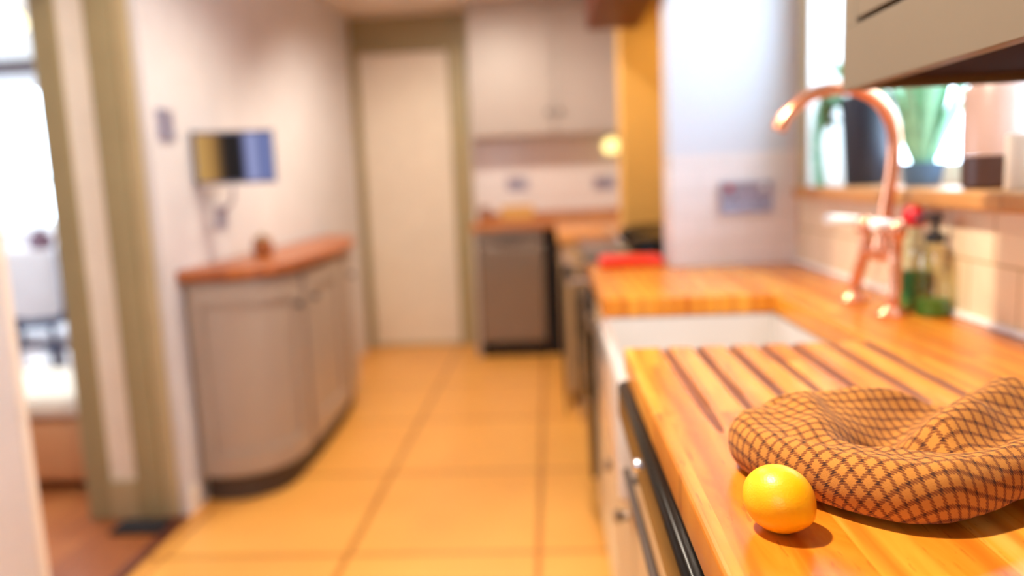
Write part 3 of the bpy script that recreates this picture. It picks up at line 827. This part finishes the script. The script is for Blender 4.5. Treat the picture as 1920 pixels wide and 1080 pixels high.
tag(obj('upstand', box(new_bm(), -.52, .70, 5.575, 5.598, CT + .001, CT + .05, .004), MT['oak_far']), 'low oak upstand along the back of the far worktop', 'upstand')
jb = thing('storage_jar', 'small brown jar on the far worktop next to the door frame', 'jar', (-.455, 5.28, CT + .001))
b = lathe(new_bm(), (-.455, 5.28, CT + .001), [(0, 0), (.038, 0), (.042, .01), (.042, .075), (.034, .09), (0, .09)], 26); obj('body', b, MT['brown'], jb, True)
b = lathe(new_bm(), (-.455, 5.28, CT + .092), [(0, .022), (.036, .02), (.038, .0), (0, 0)], 26); obj('lid', b, mat('grey_lid', '8c8078', .4), jb, True)
cb = obj('chopping_board', box(new_bm(), -.36, -.12, 5.53, 5.555, CT + .001, CT + .10, .006), mat('honey_board', 'e0b060', .5))
tag(cb, 'pale honey chopping board standing against the back splashback', 'chopping board')

for k, (a0, a1, lb) in enumerate(((-.52, .045, 'greige wall cupboard at the far end, next to the door frame'), (.05, .615, 'greige wall cupboard at the far end, beside the mantel beam'))):
    t = thing('wall_cupboard', lb, 'cupboard', ((a0 + a1) / 2, 5.45, 1.50), 'greige wall cupboards at the far end')
    b = new_bm(); box(b, a0, a1, 5.30, 5.598, 1.50, 2.348); obj('carcass', b, MT['greige'], t)
    z0, z1, fw = 1.505, 2.343, .075; A0, A1 = a0 + .003, a1 - .003
    b = new_bm(); box(b, A0 + fw, A1 - fw, 5.292, 5.299, z0 + fw, z1 - fw)
    box(b, A0, A0 + fw, 5.278, 5.299, z0, z1, .002); box(b, A1 - fw, A1, 5.278, 5.299, z0, z1, .002)
    box(b, A0 + fw, A1 - fw, 5.278, 5.299, z0, z0 + fw, .002); box(b, A0 + fw, A1 - fw, 5.278, 5.299, z1 - fw, z1, .002)
    d = obj('door', b, MT['greige'], t)
    kx = A1 - .035 if k == 0 else A0 + .035
    b = lathe(new_bm(), (kx, 5.278, 1.65), [(0, .03), (.012, .028), (.016, .02), (.007, .008), (.009, .0)], 16, Matrix.Rotation(math.pi / 2, 3, 'X')); obj('knob', b, MT['greige_dark'], d, True)
t = thing('cupboard_lamp', 'small glowing yellow lamp under the far wall cupboards', 'lamp', (.44, 5.40, 1.40))
b = lathe(new_bm(), (.44, 5.40, 1.36), [(0, 0), (.045, .006), (.062, .04), (.058, .075), (.035, .098), (0, .104)], 28); obj('lamp_shade', b, MT['glow_yellow'], t, True)
b = lathe(new_bm(), (.44, 5.40, 1.464), [(0, 0), (.02, 0), (.02, .034), (0, .034)], 18); obj('lamp_mount', b, MT['greige'], t, True)

# ------------------------------------------------------------------ neighbouring room seen through the doorway
b = tube(new_bm(), [(-4.15, 4.90, 2.06), (-2.6, 4.90, 2.06)], .042, 14)
for x in (-4.15, -2.6): lathe(b, (x, 4.90, 2.06), [(0, -.07), (.05, -.045), (.062, 0), (.05, .045), (0, .07)], 16, Matrix.Rotation(math.pi / 2, 3, 'Y'))
for x in (-3.95, -2.8): tube(b, [(x, 4.90, 2.06), (x, 4.998, 2.06)], .012, 8)
tag(obj('curtain_pole', b, MT['darkpole'], None, True), 'dark wooden curtain pole above the bright window beyond the doorway', 'curtain pole')
lp = thing('ceiling_light', 'small cream globe light on the ceiling beyond the doorway', 'lamp', (-3.30, 4.78, 2.4))
b = lathe(new_bm(), (-3.30, 4.78, 2.38), [(0, .02), (.05, .02), (.05, 0), (0, 0)], 24); obj('ceiling_rose', b, MT['white'], lp, True)
b = lathe(new_bm(), (-3.30, 4.78, 2.24), [(0, 0), (.05, .015), (.075, .06), (.06, .11), (.03, .139), (0, .139)], 28); obj('globe', b, MT['globe'], lp, True)
struct('sill_sitting_room', box(new_bm(), hx0 - .05, hx1 + .05, 4.90, 5.03, hz0 - .03, hz0, .004), MT['white'])
pp = thing('potted_plant', 'small green plant on the white sill beyond the doorway', 'plant', (-3.22, 4.955, hz0))
b = lathe(new_bm(), (-3.22, 4.955, hz0 + .0005), [(0, 0), (.04, 0), (.05, .09), (.045, .09), (.044, .08), (0, .08)], 24); obj('pot', b, MT['pale_cloth'], pp, True)
b = new_bm()
for k in range(26):
    a = random.uniform(0, 6.28); leaf(b, (-3.22 + .02 * math.cos(a), 4.955 + .02 * math.sin(a), hz0 + .082), (math.cos(a) * .3, math.sin(a) * .25 - .1, 1), random.uniform(.2, .36), .018, .5)
obj('leaves', b, MT['leaf'], pp, True)
vs_ = thing('round_vase', 'dark mauve round vase on a pale stand beyond the doorway', 'vase', (-2.98, 4.30, .905))
b = lathe(new_bm(), (-2.98, 4.30, .9055), [(0, 0), (.035, 0), (.06, .03), (.066, .065), (.05, .10), (.025, .12), (.03, .14), (.024, .14), (.02, .12), (0, .1)], 28); obj('body', b, MT['mauve'], vs_, True)
sd = thing('plant_stand', 'pale pedestal stand with grey legs holding the mauve vase', 'stand', (-2.98, 4.30, 0))
b = new_bm(); box(b, -3.14, -2.82, 4.14, 4.46, .88, .905, .006); obj('stand_top', b, MT['white'], sd)
for x in (-3.11, -2.85):
    for y in (4.17, 4.43): obj('leg', box(new_bm(), x - .016, x + .016, y - .016, y + .016, 0, .879, .003), mat('grey_metal_leg', '7a7c86', .4), sd)
b = new_bm(); box(b, -3.125, -2.835, 4.155, 4.445, .25, .27, .004); obj('shelf', b, MT['white'], sd)

ch = thing('dining_chair', 'navy framed chair with pale padded back beyond the doorway', 'chair', (-2.62, 3.85, 0))
for x in (-2.80, -2.44):
    for y in (3.68, 4.02):
        b = tube(new_bm(), [(x, y, 0), (x + (.01 if x < -2.6 else -.01), y, .45)], [.013, .017], 10); obj('leg', b, MT['navy'], ch, True)
b = new_bm(); box(b, -2.83, -2.41, 3.65, 4.05, .451, .475, .01); obj('seat_frame', b, MT['navy'], ch)
b = new_bm(); box(b, -2.81, -2.43, 3.67, 4.03, .476, .53, .02, 3); obj('seat', b, MT['pale_cloth'], ch, True)
b = tube(new_bm(), smooth_path([(-2.83, 3.62, .98), (-2.81, 3.65, .75), (-2.78, 3.66, .62), (-2.62, 3.665, .585), (-2.46, 3.66, .62), (-2.43, 3.65, .75), (-2.41, 3.62, .98)], 6), .026, 12); tube(b, [(-2.70, 3.665, .60), (-2.71, 3.67, .47)], .014, 10); tube(b, [(-2.54, 3.665, .60), (-2.53, 3.67, .47)], .014, 10); obj('back_frame', b, MT['navy'], ch, True)
b = new_bm(); box(b, -2.77, -2.47, 3.642, 3.664, .62, .96, .012, 3); obj('backrest', b, MT['pale_cloth'], ch, True)
ot = thing('ottoman', 'tan leather ottoman under a cream fleece, beyond the doorway', 'ottoman', (-2.22, 3.18, 0))
b = new_bm(); box(b, -2.52, -1.95, 2.92, 3.44, .03, .30, .04, 4); obj('body', b, MT['tan_leather'], ot, True)
for x in (-2.46, -2.01):
    for y in (2.98, 3.38): obj('foot', lathe(new_bm(), (x, y, 0), [(0, 0), (.018, 0), (.024, .03), (0, .03)], 16), MT['plinth'], ot, True)
b = new_bm(); box(b, -2.535, -1.935, 2.905, 3.455, .312, .41, .035, 4)
bmesh.ops.subdivide_edges(b, edges=b.edges[:], cuts=2, use_grid_fill=True)
for v in b.verts: v.co += Vector((noise.noise(v.co * 14), noise.noise(v.co * 14 + Vector((5, 0, 0))), noise.noise(v.co * 14 + Vector((0, 7, 0))))) * .008
tag(obj('fleece_throw', b, MT['fleece'], None, True), 'cream fleece throw folded over the tan ottoman', 'throw')

# ------------------------------------------------------------------ lemon
LC = Vector((.1699, .5733, CT + .0263)); ax = Vector((.62, -.74, -.26)).normalized()
LM = ax.to_track_quat('Z', 'Y').to_matrix()
R0 = .0257
prof = []
for i in range(33):
    t = math.pi * i / 32; z = -math.cos(t); r = math.sin(t)
    zz = z * .0277 + (.0028 if z > 0 else -.0012) * abs(z) ** 14
    prof.append((R0 * r ** .98 if 0 < i < 32 else 0, zz))
b = lathe(new_bm(), LC, prof, 48, LM)
m, nt, bs = newmat('lemon_peel')
tc = N(nt, 'ShaderNodeTexCoord'); n1 = N(nt, 'ShaderNodeTexNoise'); n1.inputs['Scale'].default_value = 45; nt.links.new(tc.outputs['Object'], n1.inputs['Vector'])
nt.links.new(mixc(nt, n1.outputs['Fac'], (.88, .38, .002, 1), (.95, .53, .003, 1)), bs.inputs['Base Color'])
vo = N(nt, 'ShaderNodeTexVoronoi'); vo.inputs['Scale'].default_value = 620; nt.links.new(tc.outputs['Object'], vo.inputs['Vector'])
bump(nt, bs, vo.outputs['Distance'], .18, .0006)
bs.inputs['Roughness'].default_value = .38; bs.inputs['Subsurface Weight'].default_value = .12; bs.inputs['Subsurface Radius'].default_value = (.01, .006, .001); bs.inputs['Subsurface Scale'].default_value = .4
lm = thing('lemon', 'ripe yellow lemon resting on the oak worktop in front of the checked cap', 'lemon', (.1699, .5733, CT))
obj('peel', b, m, lm, True)
b = lathe(new_bm(), LC + ax * .0291, [(0, -.0004), (.0022, -.0004), (.0026, .0006), (.0014, .0012), (0, .0008)], 14, LM)
obj('stem_scar', b, mat('brown_stem', '6a3a10', .8), lm, True)

# ------------------------------------------------------------------ checked cap
ctrl = [(.163, .712), (.166, .675), (.185, .640), (.208, .606), (.235, .577), (.265, .560), (.305, .560), (.36, .585), (.42, .622), (.48, .664), (.512, .69), (.507, .74), (.465, .78), (.41, .798), (.35, .80), (.295, .792), (.24, .775), (.193, .748)]
CC = Vector((.325, .683, 0))
loop = ctrl[-2:] + ctrl + ctrl[:3]
dense = spline_open(loop, 12)
pol = sorted(((math.atan2(y - CC.y, x - CC.x), math.hypot(x - CC.x, y - CC.y)) for x, y in dense))


def rad(a):
    a = (a + math.pi) % (2 * math.pi) - math.pi
    best = [p for p in pol if p[0] <= a]; nx = [p for p in pol if p[0] > a]
    p0 = best[-1] if best else (pol[-1][0] - 2 * math.pi, pol[-1][1]); p1 = nx[0] if nx else (pol[0][0] + 2 * math.pi, pol[0][1])
    t = 0 if p1[0] == p0[0] else (a - p0[0]) / (p1[0] - p0[0])
    return p0[1] + (p1[1] - p0[1]) * t


def pdist(p, line):
    best = 9; bt = 0
    n = len(line) - 1
    for i in range(n):
        a = Vector(line[i]); c = Vector(line[i + 1]); d = c - a
        t = max(0, min(1, (p - a).dot(d) / d.length_squared)); q = (p - a - d * t).length
        if q < best: best = q; bt = (i + t) / n
    return best, bt


FE = [  # creases and folds of the crumpled crown: polyline, height, width, taper start / end
    ([(.250, .640), (.240, .680), (.243, .740)], .012, .020, .5, 1.),
    ([(.290, .683), (.350, .745), (.415, .805)], -.026, .024, 1., .75),
    ([(.335, .668), (.371, .695), (.429, .748), (.46, .78)], .019, .022, .7, 1.),
    ([(.300, .655), (.330, .640), (.357, .645), (.392, .668), (.43, .693), (.50, .725)], -.017, .019, 1., .7),
    ([(.262, .662), (.290, .672), (.315, .657)], -.020, .022, .8, 1.),
    ([(.262, .765), (.310, .775), (.368, .795)], .012, .020, .6, 1.),
    ([(.170, .668), (.195, .631), (.22, .602), (.252, .588), (.287, .578), (.328, .590), (.367, .610), (.43, .645)], .006, .018, .6, 1.),
    ([(.178, .710), (.200, .722), (.225, .735)], .005, .020, 1., 1.),
    ([(.205, .660), (.235, .640), (.262, .630)], -.005, .010, .6, 1.),
    ([(.40, .715), (.44, .72), (.49, .735)], -.006, .012, .6, 1.),
]


def H(x, y):
    p = Vector((x, y)); h = .046
    for line, amp, w, ta, tb in FE:
        d, t = pdist(p, [Vector(q) for q in line])
        h += amp * (ta + (tb - ta) * t) * math.exp(-(d / w) ** 2)
    h += .0036 * noise.noise(Vector((x * 26, y * 26, 1.7))) + .0012 * noise.noise(Vector((x * 70, y * 70, 4.1)))
    return max(.010, h)


b = new_bm(); uvl = b.loops.layers.uv.new('cloth')
NA, NT, NR, NB = 260, 62, 26, 8
UV = {}
cv = b.verts.new((CC.x, CC.y, CT + H(CC.x, CC.y))); UV[cv] = (0, 0)
cols = []
for ia in range(NA):
    a = 2 * math.pi * ia / NA; R = rad(a); ca, sa = math.cos(a), math.sin(a)
    roll = .022; f0 = 1 - roll / R
    lift = .006 * max(0, min(1, (-sa + .1) / .5)) + .022 * max(0, min(1, (CC.x + ca * R - .29) / .13)) * max(0, min(1, (-sa + .25) / .6))
    col = []; prev = Vector(cv.co); L = 0
    hr = H(CC.x + ca * R * f0, CC.y + sa * R * f0)
    hb = hr * .5
    for k in range(1, NT + 1):
        f = f0 * k / NT; x, y = CC.x + ca * R * f, CC.y + sa * R * f
        col.append(Vector((x, y, CT + H(x, y))))
    for k in range(1, NR + 1):
        ph = math.pi / 2 - (math.pi * .93) * k / NR
        q = R * f0 + roll * max(0, math.cos(ph)) ** .85; zz = hb + hb * math.sin(ph)
        zz += .0012 * noise.noise(Vector((ca * 6, sa * 6, k * .25)))
        col.append(Vector((CC.x + ca * q, CC.y + sa * q, CT + .0012 + max(lift * (1 - .5 * (1 + math.sin(ph))) , zz + 0))))
    for k in range(1, NB + 1):
        q = R * f0 * (1 - k / (NB + 1)); col.append(Vector((CC.x + ca * q, CC.y + sa * q, CT + .0012 + lift * (1 - k / NB) ** 1.5)))
    vsr = []
    for p in col:
        L += (p - prev).length; prev = p; v = b.verts.new(p); UV[v] = (L * ca, L * sa); vsr.append(v)
    cols.append(vsr)
for i in range(NA):
    A, B = cols[i], cols[(i + 1) % NA]
    b.faces.new((cv, A[0], B[0]))
    for k in range(len(A) - 1): b.faces.new((A[k], A[k + 1], B[k + 1], B[k]))
b.faces.new([c[-1] for c in cols][::-1])
bmesh.ops.recalc_face_normals(b, faces=b.faces)
for f in b.faces:
    for l in f.loops: l[uvl].uv = UV[l.vert]
m, nt, bs = newmat('checked_tweed')
uvn = N(nt, 'ShaderNodeUVMap', uv_map='cloth')
mp = N(nt, 'ShaderNodeMapping'); mp.inputs['Rotation'].default_value = (0, 0, math.radians(-12)); mp.inputs['Scale'].default_value = (1 / .0122,) * 3
nt.links.new(uvn.outputs[0], mp.inputs[0])
nz = N(nt, 'ShaderNodeTexNoise'); nz.inputs['Scale'].default_value = 3.5; nz.inputs['Detail'].default_value = 2
nt.links.new(mp.outputs[0], nz.inputs['Vector'])
ad = N(nt, 'ShaderNodeVectorMath', operation='MULTIPLY_ADD'); ad.inputs[1].default_value = (.14,) * 3
nt.links.new(nz.outputs['Color'], ad.inputs[0]); nt.links.new(mp.outputs[0], ad.inputs[2])
sp = N(nt, 'ShaderNodeSeparateXYZ'); nt.links.new(ad.outputs[0], sp.inputs[0])
tw = math_(nt, 'FRACT', math_(nt, 'MULTIPLY', math_(nt, 'ADD', sp.outputs[0], sp.outputs[1]), 4.))      # twill diagonal
twm = math_(nt, 'GREATER_THAN', tw, .45)
ms = []
for ch_ in (0, 1):
    fr = math_(nt, 'FRACT', sp.outputs[ch_])
    w_ = math_(nt, 'MULTIPLY_ADD', twm, .085, .095)                                                       # toothed edge
    ms.append(math_(nt, 'LESS_THAN', math_(nt, 'ABSOLUTE', math_(nt, 'SUBTRACT', fr, .5)), w_))
both = math_(nt, 'MULTIPLY', ms[0], ms[1]); anym = math_(nt, 'MAXIMUM', ms[0], ms[1])
thr = math_(nt, 'MULTIPLY_ADD', twm, .3, .55)
n3 = N(nt, 'ShaderNodeTexNoise'); n3.inputs['Scale'].default_value = 14; nt.links.new(mp.outputs[0], n3.inputs['Vector'])
base = mixc(nt, n3.outputs['Fac'], lin('aa6a22'), lin('c6883a'))
c1 = mixc(nt, math_(nt, 'MULTIPLY', anym, thr), base, lin('64280a'))
c2 = mixc(nt, math_(nt, 'MULTIPLY', both, .85), c1, lin('341004'))
nt.links.new(c2, bs.inputs['Base Color']); bs.inputs['Roughness'].default_value = .95
bs.inputs['Sheen Weight'].default_value = .04; bs.inputs['Sheen Roughness'].default_value = .5
bump(nt, bs, n3.outputs['Fac'], .5, .0008)
tag(obj('flat_cap', b, m, None, True), 'crumpled brown checked tweed flat cap lying on the drainer', 'cap')
